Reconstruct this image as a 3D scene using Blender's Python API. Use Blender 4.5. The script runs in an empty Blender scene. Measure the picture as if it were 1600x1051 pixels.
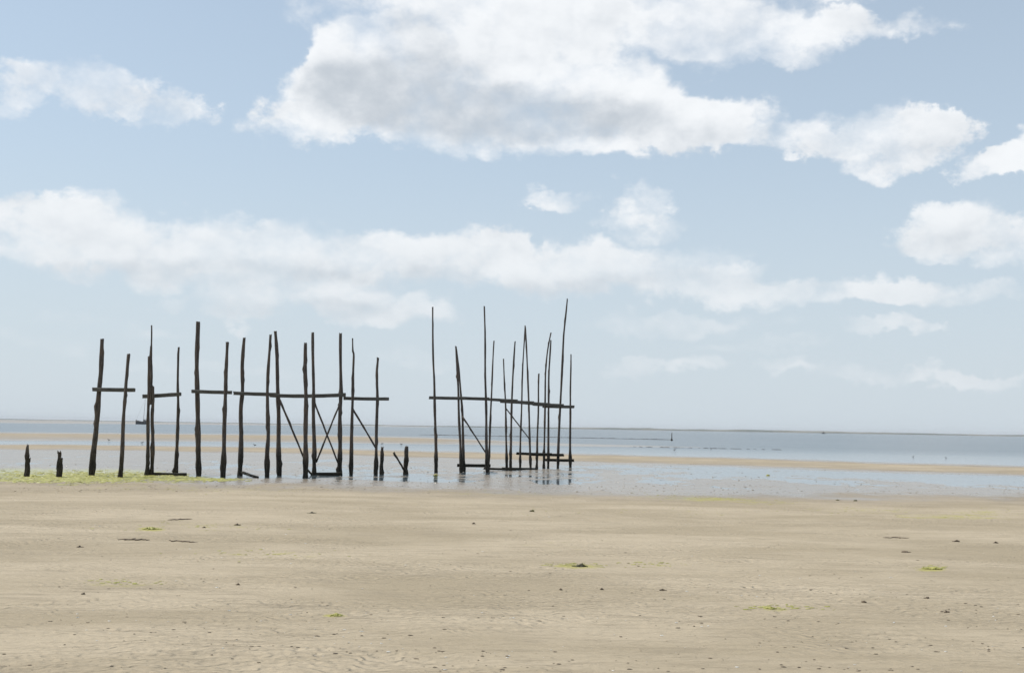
import bpy, bmesh, math, random
import numpy as np
from mathutils import Vector, Matrix

random.seed(7)
S = bpy.context.scene
COL = S.collection

# ------------------------------------------------------------------ camera
F = 1715.0                     # focal length in pixels of a 1600 px wide frame
CX, CY = 800.0, 525.5
H = 1.72                       # eye height above the water level
ROLL = math.atan(0.0166)
PITCH = math.atan((667.7 - CY) / F * math.cos(ROLL))
FWD = Vector((0, math.cos(PITCH), math.sin(PITCH)))
UP0 = Vector((0, -math.sin(PITCH), math.cos(PITCH)))
RT0 = Vector((1, 0, 0))
RT = RT0 * math.cos(ROLL) + UP0 * math.sin(ROLL)
UP = UP0 * math.cos(ROLL) - RT0 * math.sin(ROLL)
cam_d = bpy.data.cameras.new('camera')
cam = bpy.data.objects.new('camera', cam_d)
COL.objects.link(cam)
cam_d.sensor_width = 36.0
cam_d.lens = F / 1600.0 * 36.0
cam_d.clip_start = 0.1
cam_d.clip_end = 40000
M = Matrix((RT, UP, -FWD)).transposed().to_4x4()
M.translation = Vector((0, 0, H))
cam.matrix_world = M
S.camera = cam


def ray(x, y):
    """Direction of the sight line that leaves the eye through photo pixel x, y."""
    return FWD + RT * ((x - CX) / F) + UP * (-(y - CY) / F)


def on_ground(x, y, z=0.0):
    d = ray(x, y)
    t = (z - H) / d.z
    return Vector((d.x * t, d.y * t, z))


def at_depth(x, y, Y):
    d = ray(x, y)
    t = Y / d.y
    return Vector((d.x * t, Y, H + d.z * t))


# ------------------------------------------------------------------ light
SUN_EL, SUN_AZ = math.radians(50), math.radians(-76)   # azimuth from +Y, negative = left
SKY_STRENGTH = 0.1
sun_d = bpy.data.lights.new('sun', 'SUN')
sun_d.energy = 2.7
sun_d.angle = math.radians(0.55)
sun_d.color = (1.0, 0.95, 0.87)
sun = bpy.data.objects.new('sun', sun_d)
COL.objects.link(sun)
sdir = Vector((math.sin(SUN_AZ) * math.cos(SUN_EL), math.cos(SUN_AZ) * math.cos(SUN_EL), math.sin(SUN_EL)))
sun.rotation_euler = (-sdir).to_track_quat('-Z', 'Y').to_euler()
sun.location = sdir * 50

S.view_settings.view_transform = 'Standard'
S.view_settings.look = 'None'
S.view_settings.gamma = 1
S.view_settings.use_curve_mapping = False
S.view_settings.exposure = 0.3


class NT:
    """Small helper to write node trees as expressions."""
    def __init__(self, tree):
        self.t = tree

    def put(self, sock, v):
        if isinstance(v, bpy.types.NodeSocket):
            self.t.links.new(v, sock)
        elif v is not None:
            sock.default_value = v

    def math(self, op, a, b=None, c=None, clamp=False):
        n = self.t.nodes.new('ShaderNodeMath')
        n.operation = op
        n.use_clamp = clamp
        for i, v in enumerate((a, b, c)):
            self.put(n.inputs[i], v)
        return n.outputs[0]

    def vec(self, op, a, b=None, c=None, out=0):
        n = self.t.nodes.new('ShaderNodeVectorMath')
        n.operation = op
        for i, v in enumerate((a, b, c)):
            if v is not None:
                self.put(n.inputs[i], v)
        return n.outputs[out]

    def remap(self, v, a, b, c=0.0, d=1.0, smooth=True):
        n = self.t.nodes.new('ShaderNodeMapRange')
        n.interpolation_type = 'SMOOTHSTEP' if smooth else 'LINEAR'
        n.clamp = True
        self.put(n.inputs['Value'], v)
        for k, q in zip(('From Min', 'From Max', 'To Min', 'To Max'), (a, b, c, d)):
            self.put(n.inputs[k], q)
        return n.outputs[0]

    def noise(self, vec, scale=1.0, detail=4.0, rough=0.5, dist=0.0, lac=2.0):
        n = self.t.nodes.new('ShaderNodeTexNoise')
        self.put(n.inputs['Vector'], vec)
        n.inputs['Scale'].default_value = scale
        n.inputs['Detail'].default_value = detail
        n.inputs['Roughness'].default_value = rough
        n.inputs['Lacunarity'].default_value = lac
        n.inputs['Distortion'].default_value = dist
        return n.outputs[0]

    def mix(self, f, a, b, typ='MIX'):
        n = self.t.nodes.new('ShaderNodeMix')
        n.data_type = 'RGBA'
        n.blend_type = typ
        self.put(n.inputs[0], f)
        for s, v in ((n.inputs[6], a), (n.inputs[7], b)):
            if isinstance(v, (tuple, list)) and len(v) == 3:
                v = (*v, 1)
            self.put(s, v)
        return n.outputs[2]

    def comb(self, x, y, z):
        n = self.t.nodes.new('ShaderNodeCombineXYZ')
        for i, v in enumerate((x, y, z)):
            self.put(n.inputs[i], v)
        return n.outputs[0]

    def sep(self, v):
        n = self.t.nodes.new('ShaderNodeSeparateXYZ')
        self.put(n.inputs[0], v)
        return n.outputs

    def attr(self, name):
        n = self.t.nodes.new('ShaderNodeAttribute')
        n.attribute_name = name
        return n.outputs['Fac']

    def geo(self, k='Position'):
        return self.t.nodes.new('ShaderNodeNewGeometry').outputs[k]

    def bump(self, h, strength=0.5, dist=0.02, normal=None):
        n = self.t.nodes.new('ShaderNodeBump')
        self.put(n.inputs['Height'], h)
        self.put(n.inputs['Strength'], strength)
        self.put(n.inputs['Distance'], dist)
        if normal:
            self.put(n.inputs['Normal'], normal)
        return n.outputs[0]


# ------------------------------------------------------------------ sky with clouds
world = bpy.data.worlds.new('World')
S.world = world
world.use_nodes = True
wt = world.node_tree
for n in list(wt.nodes):
    wt.nodes.remove(n)
W = NT(wt)
sky = wt.nodes.new('ShaderNodeTexSky')
sky.sky_type = 'NISHITA'
sky.sun_disc = False
sky.sun_elevation = SUN_EL
sky.sun_rotation = SUN_AZ
sky.altitude = 0
sky.air_density = 1.0
sky.dust_density = 1.0
sky.ozone_density = 1.0

tc = wt.nodes.new('ShaderNodeTexCoord')
D = W.vec('NORMALIZE', tc.outputs['Generated'])
dx, dy, dz = W.sep(D)
az = W.math('ARCTAN2', dx, dy)
el = W.math('ARCSINE', dz)
P = W.comb(az, el, 0.0)
# noise in direction space, flattened so that clouds spread sideways
Q = W.vec('MULTIPLY', D, (1.0, 1.0, 1.35))


def warped(scale, amp_x, amp_y, seed, detail=4):
    a = W.noise(W.vec('ADD', Q, (seed, 1.3, 9.7)), scale, detail, 0.6)
    b_ = W.noise(W.vec('ADD', Q, (2.2, seed, 3.1)), scale, detail, 0.6)
    return W.comb(W.math('MULTIPLY', W.math('SUBTRACT', a, 0.5), amp_x),
                  W.math('MULTIPLY', W.math('SUBTRACT', b_, 0.5), amp_y), 0.0)


PW = W.vec('ADD', P, warped(15, 0.150, 0.078, 5.2, 7))
PS = W.vec('ADD', P, warped(9, 0.085, 0.050, 1.7, 6))
QW = W.vec('ADD', Q, warped(30, 0.012, 0.012, 8.1, 3))


def billow(vec):
    """Cauliflower heads (inverted cell distance) broken up by finer noise, about 0..1 round 0.5."""
    v = wt.nodes.new('ShaderNodeTexVoronoi')
    v.voronoi_dimensions = '3D'
    v.feature = 'F1'
    W.put(v.inputs['Vector'], vec)
    v.inputs['Scale'].default_value = 21
    v.inputs['Detail'].default_value = 4
    v.inputs['Roughness'].default_value = 0.52
    v.inputs['Lacunarity'].default_value = 2.1
    v.normalize = True
    puffs = W.math('SUBTRACT', 1.0, W.math('MULTIPLY', v.outputs['Distance'], 1.25))
    f_ = W.noise(vec, 13.0, 10, 0.60)
    return W.math('ADD', W.math('MULTIPLY', puffs, 0.40), W.math('MULTIPLY', f_, 0.64))


N1 = billow(QW)
N2 = billow(W.vec('ADD', QW, (sdir.x * 0.010, sdir.y * 0.010, 0.016)))
NSOFT = W.noise(W.vec('ADD', Q, (4.4, 4.4, 2.0)), 6.0, 6, 0.6)

# cloud masses: centre x, y and half sizes in degrees of sky are worked out from where they stand over the beach
CLOUDS = [
    (120, 135, 95, 34, .9), (45, 135, 50, 34, .8), (30, 178, 40, 22, .6), (262, 165, 72, 24, .75), (175, 152, 60, 30, .5),
    (600, 110, 120, 75, 1), (520, 165, 110, 62, .9), (460, 195, 80, 36, .8), (750, 115, 190, 95, 1), (900, 140, 170, 85, 1),
    (1000, 180, 150, 70, 1), (1100, 190, 110, 55, .9), (700, 195, 220, 45, .8), (900, 220, 150, 34, .7), (1165, 195, 80, 40, .7),
    (560, 75, 70, 45, .8), (850, 55, 150, 60, .9),
    (1010, 45, 260, 45, .8), (1180, 60, 190, 42, .9), (700, 20, 260, 40, .9), (1330, 40, 130, 30, .7), (950, -10, 560, 45, .9),
    (1370, 212, 125, 42, 1), (1280, 225, 100, 30, .8), (1440, 222, 70, 44, .8), (1400, 255, 100, 22, .6),
    (1555, 255, 45, 28, .9), (1610, 232, 60, 36, .9),
    (1500, 350, 100, 38, 1), (1575, 375, 80, 34, .9), (1415, 372, 40, 16, .6),
    (980, 322, 52, 34, .75), (868, 320, 55, 20, .65), (985, 352, 75, 22, .6),
    (30, 365, 140, 50, .9), (180, 372, 150, 55, .95), (335, 372, 120, 46, 1), (230, 415, 300, 36, .7), (510, 400, 210, 48, .9),
    (690, 408, 190, 48, .95), (860, 418, 190, 48, .95), (1010, 420, 180, 48, .95), (1130, 440, 130, 32, .8), (1290, 455, 170, 28, .95),
    (1450, 457, 150, 24, .85),
    (480, 468, 170, 42, .9), (600, 482, 140, 28, .75), (690, 475, 60, 24, .75), (340, 475, 100, 24, .6),
    (1050, 505, 160, 24, .62), (1380, 515, 100, 15, .65), (1010, 578, 75, 16, .75), (1095, 576, 60, 16, .75), (1222, 574, 50, 17, .8),
    (1400, 583, 190, 16, .75), (1525, 585, 80, 17, .8), (1200, 545, 170, 12, .4), (180, 505, 110, 18, .4), (330, 570, 160, 18, .35),
    (650, 560, 110, 16, .4), (60, 540, 120, 20, .35),
]
# greyer undersides of the thick clouds
SHADES = [
    (650, 150, 110, 42, .8), (770, 182, 170, 34, .85), (920, 195, 120, 24, .5), (560, 140, 50, 24, .45), (640, 88, 45, 40, .6),
    (200, 430, 300, 16, .55), (560, 425, 150, 16, .3), (760, 440, 190, 18, .45), (500, 496, 160, 14, .55), (1000, 450, 160, 16, .35),
    (130, 160, 110, 24, .35), (1400, 240, 100, 20, .3), (1500, 385, 90, 16, .35), (1150, 225, 100, 18, .3),
]


def field(vec, blobs, dy_=0.0, grow=None):
    acc = None
    for (cx, cy, rx, ry, w) in blobs:
        d = ray(cx, cy).normalized()
        a, e = math.atan2(d.x, d.y), math.asin(d.z) + dy_
        ix, iy = F / (rx * (grow or 1.18)), F / (ry * (grow or 1.16))
        v = W.vec('MULTIPLY_ADD', vec, (ix, iy, 0), (-a * ix, -e * iy, 0))
        r2 = W.vec('DOT_PRODUCT', v, v, out=1)
        g = W.remap(r2, 0.0, 1.0, w, 0.0)
        acc = g if acc is None else W.math('ADD', acc, g)
    return acc


F1 = W.math('MINIMUM', field(PW, CLOUDS), 1.2)
SH = W.math('MINIMUM', field(PS, SHADES, grow=1.75), 1.0)
# clouds go on in the rest of the sky at the same sort of cover
away = W.math('MAXIMUM', W.remap(W.math('ABSOLUTE', az), 0.50, 0.62), W.remap(el, 0.40, 0.50))
big = W.noise(W.vec('MULTIPLY', D, (1, 1, 2.0)), 3.2, 3, 0.5)
F_away = W.math('MULTIPLY', W.remap(big, 0.45, 0.68), W.remap(el, 0.0, 0.06))
keep = W.math('SUBTRACT', 1.0, away)
F1 = W.math('ADD', W.math('MULTIPLY', F1, keep), W.math('MULTIPLY', F_away, away))
SH = W.math('MULTIPLY', SH, keep)
dens = W.math('ADD', F1, W.math('MULTIPLY', W.math('SUBTRACT', N1, 0.5), 3.4))
# some edges are crisp, others fray out
edge = W.remap(NSOFT, 0.36, 0.62, 0.85, 1.9)
alpha = W.remap(dens, 0.22, W.math('ADD', edge, 0.22))
alpha = W.math('MULTIPLY', alpha, W.remap(F1, 0.0, 0.42))
alpha = W.math('MULTIPLY', alpha, 0.93)
relief = W.math('MULTIPLY', W.math('SUBTRACT', N1, N2), 1.5)
lit = W.math('ADD', 0.80, relief)
lit = W.math('ADD', lit, W.math('MULTIPLY', W.math('SUBTRACT', NSOFT, 0.5), 0.5))
shn = W.math('ADD', 0.55, W.math('MULTIPLY', W.math('SUBTRACT', N2, 0.5), 0.9))
lit = W.math('SUBTRACT', lit, W.math('MULTIPLY', SH, shn))
lit = W.remap(lit, -0.15, 1.05)
cl = W.mix(lit, (4.5, 4.9, 5.35), (7.9, 8.05, 8.2))
# thin moisture that pales the blue towards the horizon
hz = W.remap(el, -0.02, 0.42, 0.88, 0.52, smooth=False)
base = W.mix(hz, W.mix(1.0, sky.outputs[0], (0.88, 1.0, 1.04), 'MULTIPLY'), (5.1, 5.9, 6.6))
col = W.mix(alpha, base, cl)
far = W.remap(el, 0.0, 0.27, 0.62, 0.0)
col = W.mix(far, col, (5.15, 5.7, 6.15))
bg = wt.nodes.new('ShaderNodeBackground')
wt.links.new(col, bg.inputs[0])
bg.inputs[1].default_value = SKY_STRENGTH
wo = wt.nodes.new('ShaderNodeOutputWorld')
wt.links.new(bg.outputs[0], wo.inputs[0])
world.cycles.sampling_method = 'MANUAL'
world.cycles.sample_map_resolution = 512


# ------------------------------------------------------------------ helpers
def tag(o, label=None, cat=None, group=None, kind=None):
    if label: o['label'] = label
    if cat: o['category'] = cat
    if group: o['group'] = group
    if kind: o['kind'] = kind
    return o


def mesh_obj(name, verts, faces, mat, parent=None, smooth=True):
    me = bpy.data.meshes.new(name)
    me.from_pydata([tuple(v) for v in verts], [], faces)
    me.update()
    if smooth:
        me.polygons.foreach_set('use_smooth', [True] * len(me.polygons))
    me.materials.append(mat)
    o = bpy.data.objects.new(name, me)
    COL.objects.link(o)
    if parent:
        o.parent = parent
    return o


def empty(name, loc, label, cat, group=None):
    o = bpy.data.objects.new(name, None)
    COL.objects.link(o)
    o.location = loc
    o.empty_display_size = 0.2
    return tag(o, label, cat, group)


def hash2(ix, iy, seed):
    n = (ix.astype(np.int64) * 374761393 + iy.astype(np.int64) * 668265263 + seed * 974634777) & 0xFFFFFFFF
    n = ((n ^ (n >> 13)) * 1274126177) & 0xFFFFFFFF
    n = n ^ (n >> 16)
    return (n & 0xFFFF) / 65535.0


def vnoise(x, y, seed=0):
    ix, iy = np.floor(x), np.floor(y)
    fx, fy = x - ix, y - iy
    fx = fx * fx * (3 - 2 * fx)
    fy = fy * fy * (3 - 2 * fy)
    a = hash2(ix, iy, seed); b = hash2(ix + 1, iy, seed)
    c = hash2(ix, iy + 1, seed); d = hash2(ix + 1, iy + 1, seed)
    return (a + (b - a) * fx) + ((c + (d - c) * fx) - (a + (b - a) * fx)) * fy


def fbm(x, y, oct_=4, seed=0, gain=0.5):
    s, amp, tot = 0, 1, 0
    for i in range(oct_):
        s = s + amp * vnoise(x, y, seed + i)
        tot += amp
        amp *= gain
        x, y = x * 2.03 + 11.3, y * 2.03 + 4.7
    return s / tot


def sstep(a, b, x):
    t = np.clip((x - a) / (b - a), 0, 1)
    return t * t * (3 - 2 * t)


# ------------------------------------------------------------------ the lie of the beach
# Shore lines, each surveyed at eight bearings: pixel rows are turned into ground distances.
XS = [0, 100, 480, 660, 900, 1150, 1400, 1600]


def surveyed(ys):
    us, ds = [], []
    for x, y in zip(XS, ys):
        p = on_ground(x, y)
        us.append(F * p.x / p.y)
        ds.append(F * H / p.y)
    return np.array(us), np.array(ds)


HOR = [667.7 + 0.0166 * (x - 800) for x in XS]
SHORES = [  # (rows, heights)
    ([h + 0.6 for h in HOR], [-.4] * 8),
    ([h + 0.9 for h in HOR], [.03, .03, .03, .02, -.3, -.4, -.4, -.4]),
    ([660.5, 661.5, 664.5, 667.3, 671.5, 675.5, 679.8, 683.2], [.022, .022, .022, .01, -.3, -.4, -.4, -.4]),
    ([662.2, 663.2, 666, 669.3, 673.5, 677.5, 681.8, 685.2], [-.4] * 8),
    ([672, 672.8, 676, 680, 691, 697, 704, 708], [-.2] * 8),
    ([674, 674.8, 678, 682, 692.8, 698.6, 705.5, 709.6], [-.005, -.005, -.005, -.005, -.006, -.015, -.015, -.015]),
    ([678, 679, 682, 686, 694, 699.4, 706, 710], [.05, .05, .05, .045, .022, -.002, -.006, -.006]),
    ([687.5, 688, 690, 692.3, 696, 700, 706.6, 710.6], [.025, .025, .03, .03, .010, -.012, -.02, -.02]),
    ([689, 689.4, 691.6, 694.5, 698, 702, 708, 712], [-.012] * 8),
    ([692.4, 693, 697.6, 702.8, 706.7, 712.6, 720.5, 726], [-.02] * 8),
    ([693.2, 693.8, 698.8, 704, 708, 714, 722, 727.5], [.004] * 8),
    ([697, 697, 703, 709, 713, 719, 728, 734], [.056, .056, .056, .056, .06, .06, .064, .064]),
    ([700.5, 701, 707, 714, 720, 726, 735, 741], [.045] * 8),
    ([703.5, 704, 710, 717, 724, 729.5, 738.5, 744], [.012, .012, .012, .012, .006, -.004, -.010, -.010]),
    ([709, 710, 715, 721, 728, 734, 742, 747], [.010, .010, .008, .006, .002, -.010, -.016, -.016]),
    ([728, 729, 734, 736, 744, 748, 754, 757], [.010, .010, .004, .001, -.002, -.001, -.004, -.004]),
    ([744, 745, 746, 750, 756, 762, 763, 764], [.022, .022, .000, -.006, .000, .006, .004, .003]),
    ([751, 752, 754, 760, 765, 769, 769, 770], [.036, .036, .022, .018, .018, .018, .018, .018]),
    ([790, 790, 790, 795, 800, 802, 805, 806], [.085] * 8),
    ([880, 880, 880, 880, 885, 890, 895, 900], [.115] * 8),
    ([1100] * 8, [.13] * 8),
]
SURV = [(*surveyed(ys), np.array(zs)) for ys, zs in SHORES]


SCOUR = [tuple(on_ground(x, y))[:2] for x, y in (
    (375, 743), (417, 745), (436.5, 743), (477, 746), (491, 742), (530.5, 742), (548, 742), (587, 742), (596, 741), (634, 741), (681.5, 738),
    (720.5, 738), (761, 738), (798, 734), (791.5, 733), (829, 733), (812.5, 732), (850, 731), (838.5, 731), (871.5, 731), (856.3, 731), (891, 730),
    (310, 743), (348.5, 745))]


def lie(X, Y):
    """Height of the beach above the water level at ground points X, Y (numpy arrays)."""
    X, Y = np.asarray(X, float), np.asarray(Y, float)
    front = Y > 0.4
    Ys = np.where(front, Y, 0.4)
    u = np.clip(F * X / Ys, -1400, 1400)
    d = F * H / Ys
    # shores wander a little
    wob = (fbm(X / (6 + Ys * .16), Ys / (10 + Ys * .3), 4, 31) - .5)
    d = d * (1 + 0.045 * wob * sstep(1.5, 12, d))
    dk = [np.interp(u, us, ds) for us, ds, zs in SURV]
    zk = [np.interp(u, us, zs) for us, ds, zs in SURV]
    z = np.where(d < dk[0], zk[0], zk[-1])
    for i in range(len(dk) - 1):
        w = (d - dk[i]) / np.maximum(dk[i + 1] - dk[i], 1e-6)
        inb = (w >= 0) & (w < 1)
        z = np.where(inb, zk[i] + (zk[i + 1] - zk[i]) * w, z)
    # hollows and swells of the flats
    n = fbm(X / 1.3, Ys / 2.2, 5, 3, .55) - .5
    amp = 0.022 * sstep(25, 45, d) * (1 - .4 * sstep(105, 150, d)) + 0.010
    amp = amp * sstep(6, 20, d)
    z = z + n * amp
    z = z + (fbm(X / 7, Ys / 9, 3, 17) - .5) * 0.012 * sstep(30, 60, d)
    z = z + (fbm(X / .22, Ys / .5, 3, 23, .6) - .5) * 0.014 * sstep(45, 60, d) * (1 - sstep(95, 112, d))
    # scour hollows round the feet of the posts
    for fx, fy in SCOUR:
        r2 = ((X - fx) / .30) ** 2 + ((Ys - fy) / .42) ** 2
        z = z - 0.034 * np.exp(-r2)
    # low swells of the dry beach, drawn out sideways
    z = z + sstep(110, 150, d) * ((fbm(X / 1.6, Ys / .45, 3, 41) - .5) * .016 + (fbm(X / .5, Ys / .22, 2, 43) - .5) * .008)
    return z


# greenish weed film: where it lies (pixel centre, half sizes, weight)
FILM = [(60, 741, 130, 9, 1.0), (180, 741, 110, 8, 1.0), (270, 745, 70, 5, .7), (100, 748, 130, 5, .7), (330, 746, 60, 3, .4),
        (1110, 776, 80, 5, .6), (1190, 781, 90, 5, .45), (1040, 772, 60, 4, .4), (1350, 795, 110, 6, .35), (1480, 806, 110, 5, .55),
        (800, 768, 200, 5, .3), (300, 765, 280, 8, .35), (880, 850, 120, 14, .22), (320, 822, 120, 8, .3), (420, 868, 120, 8, .3),
        (200, 915, 70, 5, .35), (1220, 955, 60, 4, .45), (900, 886, 40, 4, .8), (1455, 891, 26, 3, .9), (235, 826, 26, 3, .9),
        (525, 966, 20, 3, .9), (1010, 885, 50, 4, .35), (1120, 800, 300, 8, .2), (720, 785, 150, 8, .2), (1540, 800, 60, 8, .4)]


def film_at(X, Y):
    X, Y = np.asarray(X, float), np.asarray(Y, float)
    Ys = np.maximum(Y, 0.4)
    u, d = F * X / Ys, F * H / Ys
    a = np.zeros_like(u)
    for (cx, cy, rx, ry, w) in FILM:
        p = on_ground(cx, cy, .1 if cy > 766 else 0)
        cu, cd = F * p.x / p.y, F * H / p.y
        r2 = ((u - cu) / (rx * 1.3)) ** 2 + ((d - cd) / (ry * 1.4)) ** 2
        a = np.maximum(a, w * np.clip(1 - r2, 0, 1))
    return np.where(Y > 1, a, 0)


def ground_sheet(name, az_list, d_list, zfun, attrs, mat, close=False):
    azs = np.array(az_list)
    rs = F * H / np.array(d_list)
    A, R = np.meshgrid(azs, rs)
    X, Y = R * np.sin(A), R * np.cos(A)
    # in front of the eye rows run straight across the beach
    fr = np.abs(A) < math.radians(40)
    k = np.where(fr, 1 / np.cos(np.clip(A, -.7, .7)), 1 / math.cos(math.radians(40)))
    X, Y = X * k, Y * k
    Z = zfun(X, Y)
    nr, nc = A.shape
    co = np.stack([X, Y, Z], -1).reshape(-1, 3)
    idx = np.arange(nr * nc).reshape(nr, nc)
    q = np.stack([idx[:-1, :-1], idx[:-1, 1:], idx[1:, 1:], idx[1:, :-1]], -1).reshape(-1, 4)
    wrap = np.stack([idx[:-1, -1], idx[:-1, 0], idx[1:, 0], idx[1:, -1]], -1)
    q = np.concatenate([q, wrap])
    q = q[:, ::-1]
    centre = len(co)
    co = np.concatenate([co, [[0, 0, float(Z[-1].mean())]]])
    inner = idx[-1]
    tri = np.stack([inner, np.full(nc, centre), np.roll(inner, -1)], -1)
    me = bpy.data.meshes.new(name)
    me.vertices.add(len(co))
    me.vertices.foreach_set('co', co.astype(np.float32).ravel())
    nl = q.size + tri.size
    me.loops.add(nl)
    me.loops.foreach_set('vertex_index', np.concatenate([q.ravel(), tri.ravel()]).astype(np.int32))
    npoly = len(q) + len(tri)
    me.polygons.add(npoly)
    starts = np.concatenate([np.arange(len(q)) * 4, q.size + np.arange(len(tri)) * 3])
    me.polygons.foreach_set('loop_start', starts.astype(np.int32))
    me.polygons.foreach_set('use_smooth', np.ones(npoly, bool))
    me.update(calc_edges=True)
    me.validate()
    for an, fn in attrs.items():
        at = me.attributes.new(an, 'FLOAT', 'POINT')
        at.data.foreach_set('value', fn(co[:, 0], co[:, 1]).astype(np.float32))
    me.materials.append(mat)
    o = bpy.data.objects.new(name, me)
    COL.objects.link(o)
    return o


def new_mat(name):
    m = bpy.data.materials.new(name)
    m.use_nodes = True
    t = m.node_tree
    b = t.nodes['Principled BSDF']
    return m, NT(t), b


# sand
SAND, n, b = new_mat('sand')
pos = n.geo()
px_, py_, pz_ = n.sep(pos)
wet = n.remap(pz_, 0.075, 0.012)
wetn = n.noise(pos, 0.55, 5, 0.6)
wet = n.math('ADD', wet, n.math('MULTIPLY', n.math('SUBTRACT', wetn, 0.52), 0.55), clamp=True)
stretch = n.vec('MULTIPLY', pos, (0.45, 1.0, 1.0))
big = n.noise(stretch, 0.5, 5, 0.6, 0.5)
streak = n.noise(n.vec('MULTIPLY', pos, (0.6, 3.6, 1.0)), 2.2, 7, 0.68, 0.6)
fine = n.noise(n.vec('MULTIPLY', pos, (0.42, 1.0, 0.2)), 24, 5, 0.7)
grit = n.noise(n.vec('MULTIPLY', pos, (1.0, 1.0, 0.2)), 160, 2, 0.6)
c = n.mix(n.remap(big, 0.32, 0.68), (0.380, 0.312, 0.215), (0.498, 0.414, 0.298))
c = n.mix(n.math('MULTIPLY', n.remap(streak, 0.48, 0.68), 0.55), c, (0.285, 0.234, 0.167))
c = n.mix(n.math('MULTIPLY', n.remap(fine, 0.56, 0.74), 0.5), c, (0.20, 0.165, 0.12))
c = n.mix(n.math('MULTIPLY', n.remap(grit, 0.60, 0.72), 0.35), c, (0.50, 0.45, 0.36))
c = n.mix(n.math('MULTIPLY', wet, 0.75), c, (0.235, 0.195, 0.155))
film = n.attr('film')
fn = n.noise(pos, 3.0, 7, 0.75)
fm = n.math('MULTIPLY', n.remap(n.math('ADD', n.math('MULTIPLY', film, 1.0), n.math('MULTIPLY', n.math('SUBTRACT', fn, 0.5), 1.9)), 0.30, 0.80), n.remap(film, 0.0, 0.25))
c = n.mix(n.math('MULTIPLY', fm, 0.8), c, (0.40, 0.37, 0.10))
n.put(b.inputs['Base Color'], c)
n.put(b.inputs['Roughness'], n.remap(wet, 0.35, 1.0, 0.9, 0.24))
n.put(b.inputs['Specular IOR Level'], n.remap(wet, 0.2, 1.0, 0.15, 0.5))
rw = n.noise(pos, 0.9, 4, 0.6)
rw2 = n.noise(pos, 5.0, 3, 0.6)
ph = n.math('ADD', n.math('MULTIPLY', py_, 46.0), n.math('ADD', n.math('MULTIPLY', px_, 7.0), n.math('ADD', n.math('MULTIPLY', rw, 60.0), n.math('MULTIPLY', rw2, 7.0))))
rip = n.math('MULTIPLY', n.math('SINE', ph), n.remap(n.noise(n.vec('ADD', stretch, (3, 8, 1)), 0.7, 4, 0.6), 0.38, 0.60, 0.15, 1.0))
rip2 = n.noise(n.vec('MULTIPLY', pos, (0.28, 1.0, 0.3)), 11.0, 5, 0.65, 0.8)
hsum = n.math('ADD', n.math('MULTIPLY', rip, 0.22), n.math('ADD', n.math('MULTIPLY', rip2, 0.7), n.math('MULTIPLY', fine, 0.35)))
n.put(b.inputs['Normal'], n.bump(hsum, n.math('MULTIPLY', n.remap(py_, 15, 60, 1.0, 0.35), n.remap(wet, .5, 1, 1.0, .35)), 0.036))

az_front = list(np.radians(np.arange(-33, 33.001, 0.1)))
az_rest = list(np.radians(np.arange(36, 325, 4.0)))
az_all = az_front + az_rest
d_rows = sorted(set(list(np.arange(0.3, 1.5, .15)) + list(np.arange(1.5, 20, .35)) + list(np.arange(20, 115, .4)) +
                    list(np.arange(115, 190, .5)) + list(np.arange(190, 480, 1.1)) + list(np.geomspace(490, 6000, 24))))
ground = ground_sheet('ground', az_all, d_rows, lie, {'film': film_at}, SAND)
tag(ground, 'rippled pale sand flats with wet hollows and low bars', kind='structure')

# water
WATER, n, b = new_mat('sea_water')
pos = n.geo()
px_, py_, pz_ = n.sep(pos)
rough_zone = n.remap(py_, 60, 130)
w1 = n.noise(n.vec('MULTIPLY', pos, (0.5, 1.0, 1)), 1.3, 5, 0.6, 0.4)
w2 = n.noise(n.vec('MULTIPLY', pos, (0.02, 0.05, 1)), 1.0, 4, 0.6)
n.put(b.inputs['Base Color'], n.mix(n.remap(w2, .35, .65), (0.075, 0.105, 0.125), (0.105, 0.135, 0.150)))
n.put(b.inputs['Roughness'], n.remap(rough_zone, 0, 1, 0.09, 0.22))
b.inputs['IOR'].default_value = 1.33
gust = n.noise(n.vec('MULTIPLY', pos, (0.006, 0.03, 1)), 1.0, 3, 0.6)
n.put(b.inputs['Normal'], n.bump(w1, n.math('MULTIPLY', n.remap(rough_zone, 0, 1, 0.12, 0.85), n.remap(gust, .3, .7, .5, 1.2)), 0.12))
sea = ground_sheet('sea', list(np.radians(np.arange(-180, 180, 3.0))), [0.25, 1, 4, 12, 30, 70, 150, 600, 3000],
                   lambda X, Y: np.zeros_like(X), {}, WATER)
tag(sea, 'shallow blue grey sea and film of water on the flats', kind='structure')

# far dunes along the horizon
DUNE, n, b = new_mat('dune_grass')
pos = n.geo()
px_, py_, pz_ = n.sep(pos)
dn = n.noise(n.vec('MULTIPLY', pos, (0.004, 0.004, 0.05)), 1.0, 5, 0.6)
n.put(b.inputs['Base Color'], n.mix(n.remap(dn, .4, .65), (0.07, 0.085, 0.06), (0.20, 0.18, 0.13)))
b.inputs['Roughness'].default_value = 1


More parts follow.
